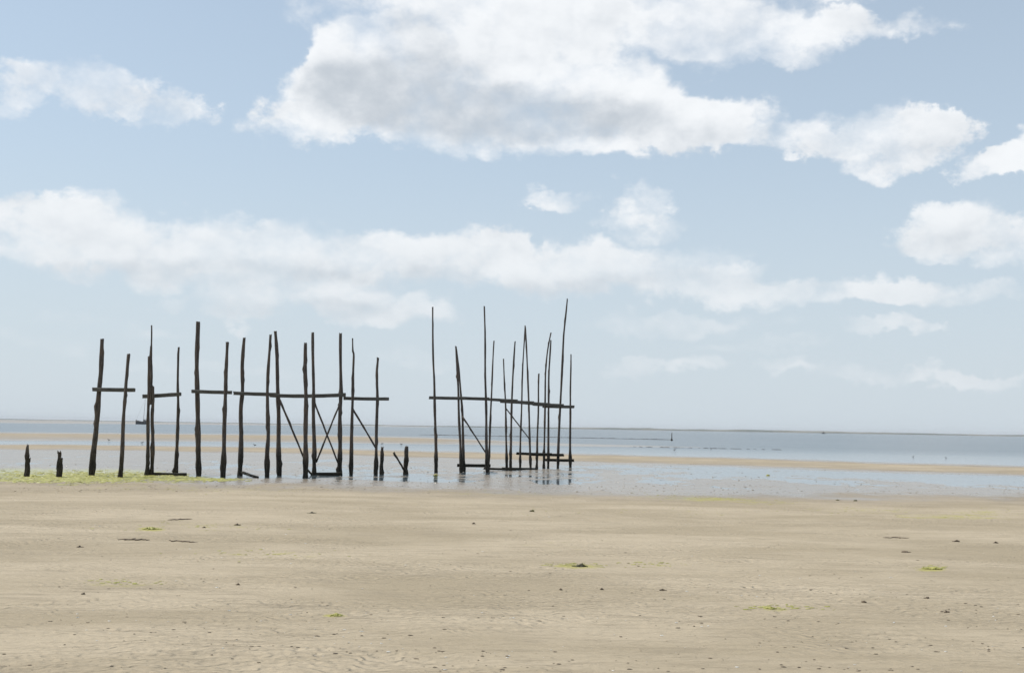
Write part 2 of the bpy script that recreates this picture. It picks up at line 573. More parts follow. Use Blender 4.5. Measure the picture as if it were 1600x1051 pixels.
def dunes():
    v, f = [], []
    N = 420
    for i in range(N):
        a = math.radians(-38 + 76 * i / (N - 1))
        u = math.tan(a) * F
        xpix = 800 + u
        Yd = 5200 - 900 * (xpix / 1600)
        prof = np.interp(xpix, [-400, 200, 420, 560, 800, 880, 1000, 1250, 1400, 1600, 2000], [3.2, 3.2, 3.0, 4.0, 5.0, 7.0, 8.0, 8.0, 7.0, 5.5, 5.0])
        nz = float(fbm(np.array([i * 0.13]), np.array([3.3]), 4, 5)[0])
        h = prof * (0.45 + 1.1 * nz)
        for (dY, z) in ((0, -1.5), (60, h * .55), (130, h), (300, h * .8), (420, -1.5)):
            v.append((math.tan(a) * (Yd + dY), Yd + dY, z))
    for i in range(N - 1):
        for k in range(4):
            p = i * 5 + k
            f.append((p, p + 5, p + 6, p + 1))
    o = mesh_obj('hills', v, f, DUNE)
    tag(o, 'thin dark line of low dunes along the far shore', kind='structure')


dunes()

# ------------------------------------------------------------------ wood
WOOD, n, b = new_mat('weathered_wood')
geo_z = n.sep(n.geo())[2]
tcn = n.t.nodes.new('ShaderNodeTexCoord').outputs['Object']
grain = n.noise(n.vec('MULTIPLY', tcn, (1, 1, 0.10)), 38, 5, 0.65, 0.3)
blot = n.noise(tcn, 3.0, 4, 0.6)
c = n.mix(n.remap(grain, .3, .7), (0.032, 0.027, 0.024), (0.115, 0.097, 0.084))
c = n.mix(n.math('MULTIPLY', n.remap(blot, .45, .7), .5), c, (0.12, 0.085, 0.06))
tide = n.remap(n.math('ADD', geo_z, n.math('MULTIPLY', n.math('SUBTRACT', blot, .5), .7)), 1.0, 0.35)
c = n.mix(n.math('MULTIPLY', tide, 0.85), c, n.mix(n.remap(grain, .45, .65), (0.014, 0.012, 0.009), (0.040, 0.036, 0.022)))
n.put(b.inputs['Base Color'], c)
b.inputs['Roughness'].default_value = 0.88
b.inputs['Specular IOR Level'].default_value = 0.25
n.put(b.inputs['Normal'], n.bump(grain, 0.6, 0.012))

BEAM, n, b = new_mat('sawn_wood')
tcn = n.t.nodes.new('ShaderNodeTexCoord').outputs['Object']
geo_z = n.sep(n.geo())[2]
grain = n.noise(n.vec('MULTIPLY', tcn, (0.08, 1, 1)), 42, 5, 0.65, 0.3)
blot = n.noise(tcn, 3.0, 4, 0.6)
c = n.mix(n.remap(grain, .3, .7), (0.050, 0.047, 0.043), (0.135, 0.128, 0.115))
c = n.mix(n.math('MULTIPLY', n.remap(blot, .45, .7), .4), c, (0.06, 0.06, 0.045))
c = n.mix(n.math('MULTIPLY', n.remap(geo_z, 1.2, 0.8), 0.9), c, (0.018, 0.016, 0.010))
n.put(b.inputs['Base Color'], c)
b.inputs['Roughness'].default_value = 0.85
b.inputs['Specular IOR Level'].default_value = 0.25
n.put(b.inputs['Normal'], n.bump(grain, 0.5, 0.01))

RNG = random.Random(11)


def catmull(pts, k):
    out = []
    n_ = len(pts)
    for i in range(n_ - 1):
        p0, p1, p2, p3 = pts[max(i - 1, 0)], pts[i], pts[i + 1], pts[min(i + 2, n_ - 1)]
        for j in range(k):
            t = j / k
            out.append(0.5 * ((2 * p1) + (p2 - p0) * t + (2 * p0 - 5 * p1 + 4 * p2 - p3) * t * t + (3 * p1 - p0 - 3 * p2 + p3) * t ** 3))
    out.append(pts[-1])
    return out


def pole(name, pts, r0, r1, parent, origin, mat=WOOD, sides=10, crust=0.0, knots=5, jag=0.0, seed=0, step=0.11):
    """A rough round pole through pts (world), tapering from r0 to r1; crust thickens its foot with growth."""
    rng = random.Random(seed)
    pts = [Vector(p) for p in pts]
    L = sum((pts[i + 1] - pts[i]).length for i in range(len(pts) - 1))
    k = max(2, int(L / step / max(1, len(pts) - 1)))
    path = catmull(pts, k) if len(pts) > 2 else [pts[0].lerp(pts[1], i / max(2, int(L / step))) for i in range(max(2, int(L / step)) + 1)]
    m = len(path)
    kn = [(rng.uniform(.08, .95), rng.uniform(0, 6.28), rng.uniform(.25, .75)) for _ in range(knots)]
    ph = [rng.uniform(0, 6.28) for _ in range(4)]
    V, Fc = [], []
    for i, p in enumerate(path):
        t = i / (m - 1)
        tan = (path[min(i + 1, m - 1)] - path[max(i - 1, 0)]).normalized()
        ref = Vector((0, 1, 0)) if abs(tan.y) < .9 else Vector((1, 0, 0))
        s = tan.cross(ref).normalized()
        q = s.cross(tan).normalized()
        r = r0 + (r1 - r0) * t
        r *= 1 + .07 * math.sin(t * 23 + ph[0]) + .06 * math.sin(t * 41 + ph[1]) + rng.uniform(-.02, .02)
        g = 0.0
        if crust:
            zrel = p.z
            g = crust * max(0, min(1, (0.95 - zrel) / .5)) * (0.6 + .5 * math.sin(zrel * 9 + ph[2]))
        wob = Vector((math.sin(t * 17 + ph[2]) * .05 * r0 * 2, math.sin(t * 13 + ph[3]) * .05 * r0 * 2, 0))
        for j in range(sides):
            a = 2 * math.pi * j / sides
            rr = r * (1 + .07 * math.sin(2 * a + ph[0] + t * 3) + .05 * math.sin(3 * a + ph[1] - t * 5)) + g * rng.uniform(.5, 1.15)
            for (kt, ka, kh) in kn:
                dt = (t - kt) * L / .07
                da = math.atan2(math.sin(a - ka), math.cos(a - ka)) / .6
                e = dt * dt + da * da
                if e < 4:
                    rr += r * kh * math.exp(-e)
            off = Vector((0, 0, 0))
            if jag and i == m - 1:
                off = tan * (jag * rng.uniform(-1, .3))
            V.append(p + wob + s * (rr * math.cos(a)) + q * (rr * math.sin(a)) + off - origin)
    for i in range(m - 1):
        for j in range(sides):
            a_, b_ = i * sides + j, i * sides + (j + 1) % sides
            Fc.append((a_, b_, b_ + sides, a_ + sides))
    V.append(sum((V[-sides + j] for j in range(sides)), Vector()) / sides)
    c_ = len(V) - 1
    for j in range(sides):
        Fc.append(((m - 1) * sides + j, (m - 1) * sides + (j + 1) % sides, c_))
    Fc.append(tuple(reversed(range(sides))))
    return mesh_obj(name, V, Fc, mat, parent)


def beam(name, a, b_, w, h, parent, origin, mat=BEAM, seed=0):
    """A sawn beam with worn edges and slightly uneven faces, its own origin at its middle."""
    rng = random.Random(seed)
    a, b_ = Vector(a), Vector(b_)
    mid = (a + b_) / 2
    X = (b_ - a).normalized()
    Yv = Vector((0, 0, 1)).cross(X).normalized()
    Zv = X.cross(Yv)
    L = (b_ - a).length
    ns = max(5, int(L / .14))
    prof = []
    c_ = min(w, h) * .16
    for sx, sy in ((1, 1), (-1, 1), (-1, -1), (1, -1)):
        p1 = (sx * (w / 2 - c_), sy * h / 2)
        p2 = (sx * w / 2, sy * (h / 2 - c_))
        prof += [p2, p1] if sx * sy > 0 else [p1, p2]
    V, Fc = [], []
    k = len(prof)
    for i in range(ns + 1):
        t = i / ns
        sag = -0.012 * math.sin(math.pi * t) * L
        for (py, pz) in prof:
            e = rng.uniform(-.05, .05)
            xx = (t - .5) * L + (rng.uniform(-.02, .02) if i in (0, ns) else 0)
            V.append((xx, py * (1 + e), pz * (1 + e) + sag * .4))
    for i in range(ns):
        for j in range(k):
            Fc.append((i * k + j, i * k + (j + 1) % k, (i + 1) * k + (j + 1) % k, (i + 1) * k + j))
    Fc.append(tuple(reversed(range(k))))
    Fc.append(tuple(ns * k + j for j in range(k)))
    o = mesh_obj(name, V, Fc, mat, parent, smooth=False)
    R_ = Matrix((X, Yv, Zv)).transposed().to_4x4()
    R_.translation = mid - origin
    o.matrix_local = R_
    return o


def brace_bar(name, a, b_, r, parent, origin, seed=0):
    return pole(name, [a, b_], r, r * .9, parent, origin, mat=WOOD, sides=7, knots=2, seed=seed, step=.2)


def gz(p):
    return float(lie(np.array([p.x]), np.array([p.y]))[0])


PXM = lambda Y: F / Y            # photo pixels per metre at distance Y

# Each trestle: posts as pixel polylines (foot first) with foot and top widths, deck beam, low beam, braces.
TRESTLES = [
    dict(label='leftmost trestle, two posts leaning right with level crossbeam, in green weed',
         posts=[([(143, 744), (147, 700), (151.5, 655), (155, 608), (158, 570), (160, 529)], 9.5, 6.5),
                ([(188, 746), (191.5, 690), (194, 640), (196.5, 608), (201, 552)], 8, 5)],
         beams=[(145, 608, 210, 609, 6, 'crossbeam')], braces=[]),
    dict(label='trestle with split thin spar on its left post and a beam at its foot',
         posts=[([(230, 743), (231, 700), (232, 640), (232.5, 600), (233.5, 556)], 6, 5),
                ([(237.2, 743), (238.5, 690), (238, 650), (238.8, 625), (238.8, 602)], 6, 5),
                ([(275, 741), (276.5, 690), (278.5, 635), (277.5, 600), (279.5, 542)], 7, 3.6)],
         spar=[(236.8, 632), (237, 600), (236.6, 560), (236.8, 508)], splint=(235, 606, 235.2, 540),
         beams=[(223, 619, 282, 615.5, 6, 'crossbeam'), (231, 740.5, 291, 741.5, 6, 'ground_beam')], braces=[]),
    dict(label='brace-free trestle with a tall thick left post, third from the left',
         posts=[([(310, 743), (310, 690), (308.5, 640), (308.6, 600), (307.5, 550), (309.5, 502)], 9, 6.5),
                ([(348.5, 745), (350, 690), (351.5, 650), (352, 610), (354, 570), (355, 534)], 8.5, 5.5)],
         beams=[(300, 611, 362, 613, 5.5, 'crossbeam')], braces=[]),
    dict(label='trestle of two wavy posts with a fallen plank at its left foot',
         posts=[([(375, 743), (376.5, 690), (376.5, 640), (378.5, 610), (379, 570), (381.5, 527)], 8, 5.5),
                ([(417, 745), (417, 710), (419.5, 680), (418, 640), (418, 610), (420, 565), (422.5, 522)], 8, 4.5)],
         beams=[(365, 614, 433, 616, 5.5, 'crossbeam')], braces=[]),
    dict(label='trestle with one brace running down to the foot of its straight right post',
         posts=[([(436.5, 743), (435.5, 690), (435, 640), (434, 600), (432, 550), (430.5, 517)], 8, 5.5),
                ([(477, 746), (477.5, 690), (477.8, 640), (477.5, 590), (477, 535)], 8.5, 6)],
         beams=[(422, 617.5, 487, 618.5, 5.8, 'crossbeam')],
         braces=[(437, 624, 475.5, 717, 3.2)]),
    dict(label='trestle with two crossing braces and a low beam joining its feet',
         posts=[([(491, 742), (490.5, 690), (490, 640), (489.5, 590), (489, 519)], 8, 4.2),
                ([(530.5, 742), (531, 690), (531.5, 640), (532.5, 600), (532.3, 520)], 9.5, 5)],
         beams=[(485, 618.5, 540, 616.5, 5.8, 'crossbeam'), (486, 740.5, 534, 740, 5.5, 'ground_beam')],
         braces=[(491, 628, 529, 725, 3), (531, 630, 494, 722, 3), (480, 733, 488, 742, 3)]),
    dict(label='trestle with a kinked thin left post and one brace, last before the wide gap',
         posts=[([(548, 742), (549.5, 690), (550.5, 640), (551.5, 590), (553, 556), (551, 547), (551, 528)], 6.8, 2.4),
                ([(587, 742), (588, 690), (589.5, 630), (589, 590), (589.6, 572), (590.3, 558)], 6.6, 3.6)],
         beams=[(537, 622, 607, 623, 5.2, 'crossbeam')], braces=[(549.5, 636, 587, 699, 3.2)]),
    dict(label='trestle right of the wide gap, its tall post with yellow weed at the foot',
         posts=[([(681.5, 738), (681, 700), (680, 650), (678.5, 600), (677, 560), (676, 479)], 6.4, 3),
                ([(720.5, 738), (719, 690), (717, 640), (715.5, 600), (714, 570), (712, 540)], 6, 3)],
         beams=[(670, 621, 727, 622, 4.8, 'crossbeam')], braces=[]),
    dict(label='trestle with a long brace over a thick low beam, second right of the gap',
         posts=[([(725, 737), (723.5, 690), (722, 640), (720, 612), (716, 570), (713.5, 545)], 5.6, 2.8),
                ([(761, 738), (760.2, 690), (759.5, 640), (758.5, 590), (758, 540), (756.8, 478)], 6, 3)],
         beams=[(715, 621.5, 764, 623, 4.8, 'crossbeam'), (714.5, 726.5, 766, 727, 4.8, 'low_beam')],
         braces=[(722, 649, 759.5, 708, 2.4)]),
    dict(label='trestle of two thin right leaning posts, third right of the gap',
         posts=[([(762.5, 736), (764.5, 700), (767, 640), (769, 590), (772, 532)], 5, 2.6),
                ([(798, 734), (798.2, 690), (799.5, 640), (801, 590), (805, 533)], 5, 2.6)],
         beams=[(762, 623.5, 808.5, 626, 4.5, 'crossbeam'), (756, 731.5, 806, 733, 3.4, 'ground_beam')], braces=[]),
    dict(label='trestle with a thin brace and its posts leaning left, fourth right of the gap',
         posts=[([(791.5, 733), (791, 690), (790, 640), (788.5, 600), (786.5, 560)], 5, 2.4),
                ([(829, 733), (828, 690), (826, 630), (824, 570), (820.5, 510)], 5, 2.4)],
         beams=[(782, 626.5, 834, 629, 5, 'crossbeam'), (784, 731, 840, 732, 2.8, 'ground_beam')],
         braces=[(790, 637, 827.5, 686, 2.1)]),
    dict(label='trestle whose left post meets the tip of its neighbour in a peak',
         posts=[([(812.5, 732), (813.5, 680), (815, 630), (817, 570), (820.5, 508)], 4.6, 2.2),
                ([(850, 731), (850.5, 690), (852, 620), (852.5, 580), (855, 552), (861, 519)], 4.6, 2.4)],
         beams=[(809, 628, 860, 632, 5, 'crossbeam'), (807, 708, 862, 709.5, 4.2, 'low_beam')], braces=[]),
    dict(label='trestle with the shortest left post and the tallest right post of all',
         posts=[([(838.5, 731), (839.5, 690), (841, 640), (842, 583)], 5, 2.6),
                ([(871.5, 731), (873, 690), (876, 620), (880, 540), (882, 510), (886.5, 466)], 5, 2.6)],
         beams=[(832, 631, 881, 633.5, 5, 'crossbeam'), (830, 709.5, 881, 710.5, 4.2, 'low_beam')], braces=[]),
    dict(label='rightmost trestle, at the end of the row with a low beam above wet sand',
         posts=[([(856.3, 731), (857, 690), (857, 620), (858, 580), (860.6, 531)], 5, 2.4),
                ([(891, 730), (891, 690), (891, 640), (891.5, 600), (892, 553)], 5.2, 2.6)],
         beams=[(848, 634.5, 897, 635.3, 4.6, 'crossbeam'), (852, 718, 897, 719, 4.2, 'low_beam')], braces=[]),
]
GROUP = 'timber trestles of the old jetty'
for ti, T in enumerate(TRESTLES):
    feet = [on_ground(*p[0][0]) for p in T['posts']]
    org = sum(feet, Vector()) / len(feet)
    Ybar = org.y
    org.z = gz(org)
    root = empty('trestle', org, T['label'], 'trestle', GROUP)
    for pi, (poly, w0, w1) in enumerate(T['posts']):
        Y0 = feet[pi].y
        P3 = [at_depth(x, y, Y0) for x, y in poly]
        low = P3[0] + (P3[0] - P3[1]).normalized() * 0.7
        wf = .92 if ti < 7 else .84
        r0, r1 = wf * w0 / PXM(Y0) / 2, wf * w1 / PXM(Y0) / 2
        pole('post', [low] + P3, r0, r1, root, org, crust=0.020, knots=9, jag=0.05 if pi == 1 else .02, seed=100 + ti * 7 + pi)
    for bi, (x0, y0, x1, y1, th, nm) in enumerate(T['beams']):
        off = 0.13 if nm == 'crossbeam' else (-0.12 if ti % 2 else 0.12)
        if nm == 'ground_beam':
            off = -0.13
        a, b2 = at_depth(x0, y0, Ybar + off), at_depth(x1, y1, Ybar + off)
        hh = th / PXM(Ybar)
        beam(nm, a, b2, hh * (.75 if nm == 'crossbeam' else 1.0), hh, root, org, seed=ti * 5 + bi)
    for bi, (x0, y0, x1, y1, th) in enumerate(T['braces']):
        off = -0.09 - .07 * bi
        brace_bar('brace', at_depth(x0, y0, Ybar + off), at_depth(x1, y1, Ybar + off), th / PXM(Ybar) / 2, root, org, seed=ti * 9 + bi)
    if 'spar' in T:
        P3 = [at_depth(x, y, Ybar - .07) for x, y in T['spar']]
        pole('spar', P3, .05, .022, root, org, knots=3, seed=77)
        x0, y0, x1, y1 = T['splint']
        a, b2 = at_depth(x0, y0, Ybar - .02), at_depth(x1, y1, Ybar - .02)
        V = []
        ns = 14
        rng = random.Random(4)
        for i in range(ns + 1):
            t = i / ns
            p = a.lerp(b2, t) - org
            wl = .060 * (1 - .25 * t) * (1 if t < .75 else (1 - t) / .25 * .55 + .25)
            wr = .048 * (1 - .2 * t) * (1 if t < .9 else .5)
            if i == 0: wl *= .5
            e = rng.uniform(-.008, .008)
            for (dx_, dy_) in ((-wl + e, -.02), (wr + e, -.02), (wr + e, .025), (-wl + e, .025)):
                V.append(p + Vector((dx_, dy_, rng.uniform(-.02, .02) if i in (0, ns) else 0)))
        Fc = []
        for i in range(ns):
            for j in range(4):
                Fc.append((i * 4 + j, i * 4 + (j + 1) % 4, i * 4 + 4 + (j + 1) % 4, i * 4 + 4 + j))
        Fc += [(3, 2, 1, 0), tuple(ns * 4 + j for j in range(4))]
        mesh_obj('splint', V, Fc, WOOD, root, smooth=False)

# broken stumps
STUMPS = [
    ([(41, 745), (42, 720), (43.5, 694)], 6.4, 3.4, 'pointed broken stump at the far left edge, green weed round its foot'),
    ([(91.5, 747), (92, 725), (93, 704)], 6.2, 5, 'stump with a stepped broken top, left of the leftmost trestle'),
    ([(596, 741), (596.5, 720), (597.5, 698)], 6, 4.5, 'slim low stump just right of the last trestle before the gap'),
    ([(634, 741), (634.5, 720), (635.5, 696)], 6.5, 5.5, 'upright stump in the wide gap with a stick leaning on it'),
]
for si, (poly, w0, w1, lab) in enumerate(STUMPS):
    f0 = on_ground(*poly[0])
    org = Vector((f0.x, f0.y, gz(f0)))
    P3 = [at_depth(x, y, f0.y) for x, y in poly]
    low = P3[0] + (P3[0] - P3[1]).normalized() * 0.6
    root = empty('stump', org, lab, 'stump', 'broken stumps of the jetty')
    pole('post', [low] + P3, w0 / PXM(f0.y) / 2, w1 / PXM(f0.y) / 2, root, org, crust=.03, knots=5, jag=.09, seed=500 + si, step=.07)
    if si < 2:
        hh = (.36, .40)[si]
        sp = Vector((.05, -.03, 0))
        pole('splinter', [f0 + sp + Vector((0, 0, -.3)), f0 + sp + Vector((.01, 0, hh)), f0 + sp + Vector((.012, 0, hh + .22))], .055, .04, root, org, crust=.02, knots=2, jag=.08, seed=520 + si, step=.07)
Yst = on_ground(634, 741).y - .1
a, b2 = at_depth(632.5, 736, Yst), at_depth(615, 706, Yst)
o = pole('stick', [Vector((0, 0, 0)), b2 - a], .038, .034, None, Vector(), knots=3, jag=.02, seed=9)
o.location = a
tag(o, 'broken stick leaning left against the upright stump in the gap', 'stick')
a, b2 = on_ground(379, 740.5, .06), on_ground(402, 745.5, .02)
a.z += .06
o = beam('plank', a, b2, .1, .07, None, Vector(), seed=33)
tag(o, 'dark fallen plank lying on wet sand at the foot of the fourth trestle', 'plank')

# ------------------------------------------------------------------ weed, shells and grit on the sand
WEED, n, b = new_mat('seaweed')
tcn = n.geo()
wn = n.noise(tcn, 9, 4, .6)
n.put(b.inputs['Base Color'], n.mix(n.remap(wn, .35, .65), (0.045, 0.040, 0.014), (0.14, 0.13, 0.03)))
b.inputs['Roughness'].default_value = 0.55
GREEN, n, b = new_mat('green_weed')
wn = n.noise(n.geo(), 4, 4, .6)
n.put(b.inputs['Base Color'], n.mix(n.remap(wn, .35, .65), (0.30, 0.285, 0.06), (0.46, 0.43, 0.12)))
b.inputs['Roughness'].default_value = 0.5
BROWN, n, b = new_mat('dry_wrack')
wn = n.noise(n.geo(), 30, 3, .6)
n.put(b.inputs['Base Color'], n.mix(n.remap(wn, .35, .65), (0.065, 0.048, 0.031), (0.20, 0.15, 0.10)))
b.inputs['Roughness'].default_value = 0.8
SHELL, n, b = new_mat('shell')
n.put(b.inputs['Base Color'], n.mix(n.remap(n.noise(n.geo(), 40, 2, .5), .4, .6), (0.62, 0.58, 0.50), (0.72, 0.70, 0.66)))
b.inputs['Roughness'].default_value = 0.4


def clump(name, x, y, wpx, hpx, mat, label, cat, group, seed, nb=26):
    """A heap of curling weed blades lying on the sand."""
    rng = random.Random(seed)
    g = on_ground(x, y, .1)
    g.z = gz(g)
    R_ = wpx / PXM(g.y) / 2
    hh = max(.012, hpx / PXM(g.y) * .5)
    V, Fc = [], []
    for _ in range(nb):
        r = abs(rng.gauss(0, .42)) * R_
        a = rng.uniform(0, 6.28)
        c0 = Vector((min(1, r / R_) * R_ * math.cos(a), r * math.sin(a) * .8, 0))
        d = rng.uniform(0, 6.28)
        L = R_ * rng.uniform(.35, .8)
        w = R_ * rng.uniform(.08, .2)
        k0 = len(V)
        ns = 4
        top = hh * max(.2, 1 - r / R_) * rng.uniform(.5, 1.2)
        for i in range(ns + 1):
            t = i / ns
            p = c0 + Vector((math.cos(d + t * .8), math.sin(d + t * .8), 0)) * L * (t - .4)
            zz = .004 + top * math.sin(math.pi * min(1, t * .9 + .05))
            s = Vector((-math.sin(d + t * .8), math.cos(d + t * .8), 0)) * w * (1 - .7 * abs(t - .4))
            V += [p - s + Vector((0, 0, zz)), p + s + Vector((0, 0, zz + rng.uniform(-.3, .5) * top))]
        for i in range(ns):
            q = k0 + i * 2
            Fc.append((q, q + 1, q + 3, q + 2))
    o = mesh_obj(name, V, Fc, mat)
    md = o.modifiers.new('thick', 'SOLIDIFY')
    md.thickness = .006
    md.offset = 1
    o.location = g
    tag(o, label, cat, group)
    return o


CL = [
    (908, 886.5, 26, 7, WEED, 'dark green seaweed heap with a raised tip, alone in the middle of the sand'),
    (832, 798, 14, 4, WEED, 'small olive seaweed scrap on pale sand, below the rightmost low beams'),
    (740, 817.5, 7, 4, BROWN, 'tiny dark brown lump on smooth sand below the two tall thin posts'),
    (371, 819, 13, 4, BROWN, 'dark brown flat wrack lump right of the bright green tuft'),
    (319, 824, 8, 3, BROWN, 'small brown wrack scrap between the green tuft and the darker lump'),
    (236, 826, 30, 5, GREEN, 'bright yellow green tuft of weed on the left part of the sand'),
    (124, 855.5, 10, 4, BROWN, 'dark brown wrack lump left of the long dark strand'),
    (131, 930, 10, 4, BROWN, 'dark lump of wrack low on the left of the sand'),
    (372, 916, 8, 3, BROWN, 'small dark scrap of wrack right of the dull green patch at lower left'),
    (876, 924, 10, 4, BROWN, 'dark wrack lump low in the middle, left one of a close pair'),
    (940, 923, 8, 4, BROWN, 'dark wrack lump low in the middle, right one of a close pair'),
    (1035, 924, 12, 3, BROWN, 'flat brown wrack scrap right of the pair of lumps low in the middle'),
    (1458, 890.5, 34, 5, GREEN, 'brightest yellow green weed patch on the right part of the sand'),
    (1414, 863, 16, 4, BROWN, 'long dark wrack scrap above the bright green patch at right'),
    (1495, 846, 13, 4, BROWN, 'dark wrack scrap near the right edge of the sand'),
    (1556, 848, 9, 4, BROWN, 'reddish brown wrack lump at the very right edge'),
    (1478, 958.5, 13, 4, BROWN, 'dark wrack scrap low on the right of the sand'),
    (1350, 943.5, 13, 4, BROWN, 'dark flat wrack scrap left of the lowest right hand scraps'),
    (1450, 936, 12, 4, BROWN, 'wrack scrap between the green patch and the lowest scraps at right'),
    (525, 965.5, 22, 4, GREEN, 'small yellow green weed scrap near the bottom of the sand'),
    (1205, 954, 22, 3, GREEN, 'thin green weed scrap low and right of the middle'),
    (1337, 778.5, 10, 3, WEED, 'small dark weed scrap close to the water at right'),
    (1309, 778, 7, 3, WEED, 'tiny dark weed scrap left of its twin close to the water at right'),
    (487, 800.5, 14, 3, WEED, 'flat olive seaweed scrap below the trestle with crossing braces'),
    (1200, 738.5, 14, 3, GREEN, 'yellowish weed scrap lying at the edge of the far sand bar'),
    (681, 738.5, 13, 5, GREEN, 'yellow green weed caught round the foot of the lone tall post'),
    (55, 741, 26, 4, GREEN, 'green weed heap at the foot of the pointed stump'),
]
for i, (x, y, w_, h_, m_, lab) in enumerate(CL):
    nm, cat = {'green_weed': ('green_weed_tuft', 'seaweed'), 'seaweed': ('seaweed_heap', 'seaweed'), 'dry_wrack': ('wrack_lump', 'seaweed')}[m_.name]
    clump(nm, x, y, w_, h_, m_, lab, cat, 'seaweed scraps on the sand', 900 + i, nb=20 if w_ < 15 else 40)


def strand(x0, y0, x1, y1, th, label, seed):
    rng = random.Random(seed)
    a, b2 = on_ground(x0, y0, .1), on_ground(x1, y1, .1)
    pts = []
    n_ = 14
    for i in range(n_ + 1):
        t = i / n_
        p = a.lerp(b2, t) + Vector((0, rng.uniform(-.05, .05), 0))
        p.z = gz(p) + .006
        pts.append(p)
    V, Fc = [], []
    o0 = Vector(pts[n_ // 2])
    for i, p in enumerate(pts):
        t = i / n_
        r = th * (.25 + math.sin(math.pi * t)) * rng.uniform(.5, 1.2)
        for j in range(6):
            an = j * math.pi / 3
            V.append(p - o0 + Vector((0, math.cos(an) * r * 1.6, math.sin(an) * r)))
    for i in range(n_):
        for j in range(6):
            Fc.append((i * 6 + j, i * 6 + (j + 1) % 6, i * 6 + 6 + (j + 1) % 6, i * 6 + 6 + j))
    o = mesh_obj('seaweed_strand', V, Fc, BROWN)
    o.location = o0
    tag(o, label, 'seaweed', 'seaweed strands on the sand')


strand(186, 843, 234, 844, .016, 'long dark seaweed strand lying flat below the bright green tuft', 1)
strand(262, 845.5, 308, 848, .011, 'thinner crooked seaweed strand right of the long dark one', 2)
strand(262, 811.5, 300, 810, .012, 'brown seaweed strand above the bright green tuft', 3)
strand(1378, 839, 1420, 840, .008, 'faint thin strand of wrack high on the right of the sand', 4)

# litter nobody could count
def litter(name, n_, mat, smin, smax, flat, label, seed, dens=None, lift=.002):
    rng = np.random.default_rng(seed)
    V, Fc = [], []
    cnt = 0
    tries = 0
    while cnt < n_ and tries < n_ * 60:
        tries += 1
        if dens is None:
            yy = 768 + (1060 - 768) * rng.random() ** 1.0
            xx = rng.uniform(-60, 1660)
        else:
            xx, yy = dens(rng)
        g = on_ground(xx, yy, .08)
        if g.y < 4:
            continue
        if dens is None and rng.random() > float(sstep(.46, .66, fbm(np.array([g.x / 1.6]), np.array([g.y / .5]), 3, 71))[0]) + .06:
            continue
        z = gz(g)
        s = smin + (smax - smin) * rng.random() ** 3
        a0 = rng.uniform(0, 6.28)
        k = 6
        b0 = len(V)
        el_ = rng.uniform(.9, 2.2)
        for ring, (rr, hh) in enumerate(((1.0, 0.0), (.62, flat))):
            for j in range(k):
                an = a0 + j * 2 * math.pi / k
                r = s * rr * rng.uniform(.7, 1.25)
                V.append((g.x + math.cos(an) * r * el_, g.y + math.sin(an) * r, z + lift + hh * s * rng.uniform(.5, 1.2)))
        for j in range(k):
            Fc.append((b0 + j, b0 + (j + 1) % k, b0 + k + (j + 1) % k, b0 + k + j))
        Fc.append(tuple(b0 + k + j for j in range(k)))
        cnt += 1
    o = mesh_obj(name, V, Fc, mat, smooth=False)
    tag(o, label, kind='stuff')
    return o


def weed_bed(rng):
    (cx, cy, rx, ry, w) = FILM[[0, 0, 1, 1, 1, 2, 3, 3, 4][rng.integers(9)]]
    return cx + rng.normal(0, .5) * rx, cy + rng.normal(0, .45) * ry


def weed_drift(rng):
    i = [5, 5, 6, 7, 8, 9, 10, 11, 13, 14, 15, 16, 17, 18, 21, 22, 24][rng.integers(17)]
    (cx, cy, rx, ry, w) = FILM[i]
    return cx + rng.normal(0, .55) * rx, cy + rng.normal(0, .55) * ry


litter('wrack_litter', 1000, BROWN, .003, .012, .3, 'small brown bits of wrack strewn over the sand', 21)
litter('shells', 300, SHELL, .003, .011, .4, 'small pale shell bits strewn over the sand', 22)
litter('green_weed', 3600, GREEN, .02, .09, .18, 'low bed of yellow green weed round the left posts', 23, weed_bed)
litter('weed_drift', 1500, GREEN, .004, .022, .2, 'thin drifts of green weed scraps on the sand', 24, weed_drift)

# worm casts and pebbles on the wet flats
def flats(rng):
    return rng.uniform(-40, 1640), rng.uniform(722, 768)


litter('worm_casts', 3500, SAND, .006, .024, .5, 'small sand casts dotting the wet flats', 25, flats)

# ------------------------------------------------------------------ far things
HULL, n, b = new_mat('tarred_hull')
n.put(b.inputs['Base Color'], n.mix(n.remap(n.noise(n.geo(), 1.5, 4, .6), .4, .6), (0.022, 0.026, 0.030), (0.04, 0.045, 0.05)))
b.inputs['Roughness'].default_value = .6
SPAR, n, b = new_mat('varnished_spar')
n.put(b.inputs['Base Color'], n.mix(n.remap(n.noise(n.geo(), 3, 3, .6), .4, .6), (0.10, 0.07, 0.04), (0.14, 0.10, 0.06)))
SAIL, n, b = new_mat('furled_canvas')
n.put(b.inputs['Base Color'], n.mix(n.remap(n.noise(n.geo(), 3, 3, .6), .4, .6), (0.10, 0.10, 0.10), (0.16, 0.15, 0.14)))


def tube(name, a, b_, r0, r1, mat, parent, sides=8):
    a, b_ = Vector(a), Vector(b_)
    t = (b_ - a).normalized()
    ref = Vector((0, 1, 0)) if abs(t.y) < .9 else Vector((1, 0, 0))
    s = t.cross(ref).normalized()
    q = s.cross(t)
    V = []
    for p, r in ((a, r0), (b_, r1)):
        for j in range(sides):
            an = 2 * math.pi * j / sides
            V.append(p + s * r * math.cos(an) + q * r * math.sin(an))
    Fc = [(j, (j + 1) % sides, sides + (j + 1) % sides, sides + j) for j in range(sides)]
    Fc += [tuple(reversed(range(sides))), tuple(range(sides, 2 * sides))]
    return mesh_obj(name, V, Fc, mat, parent)


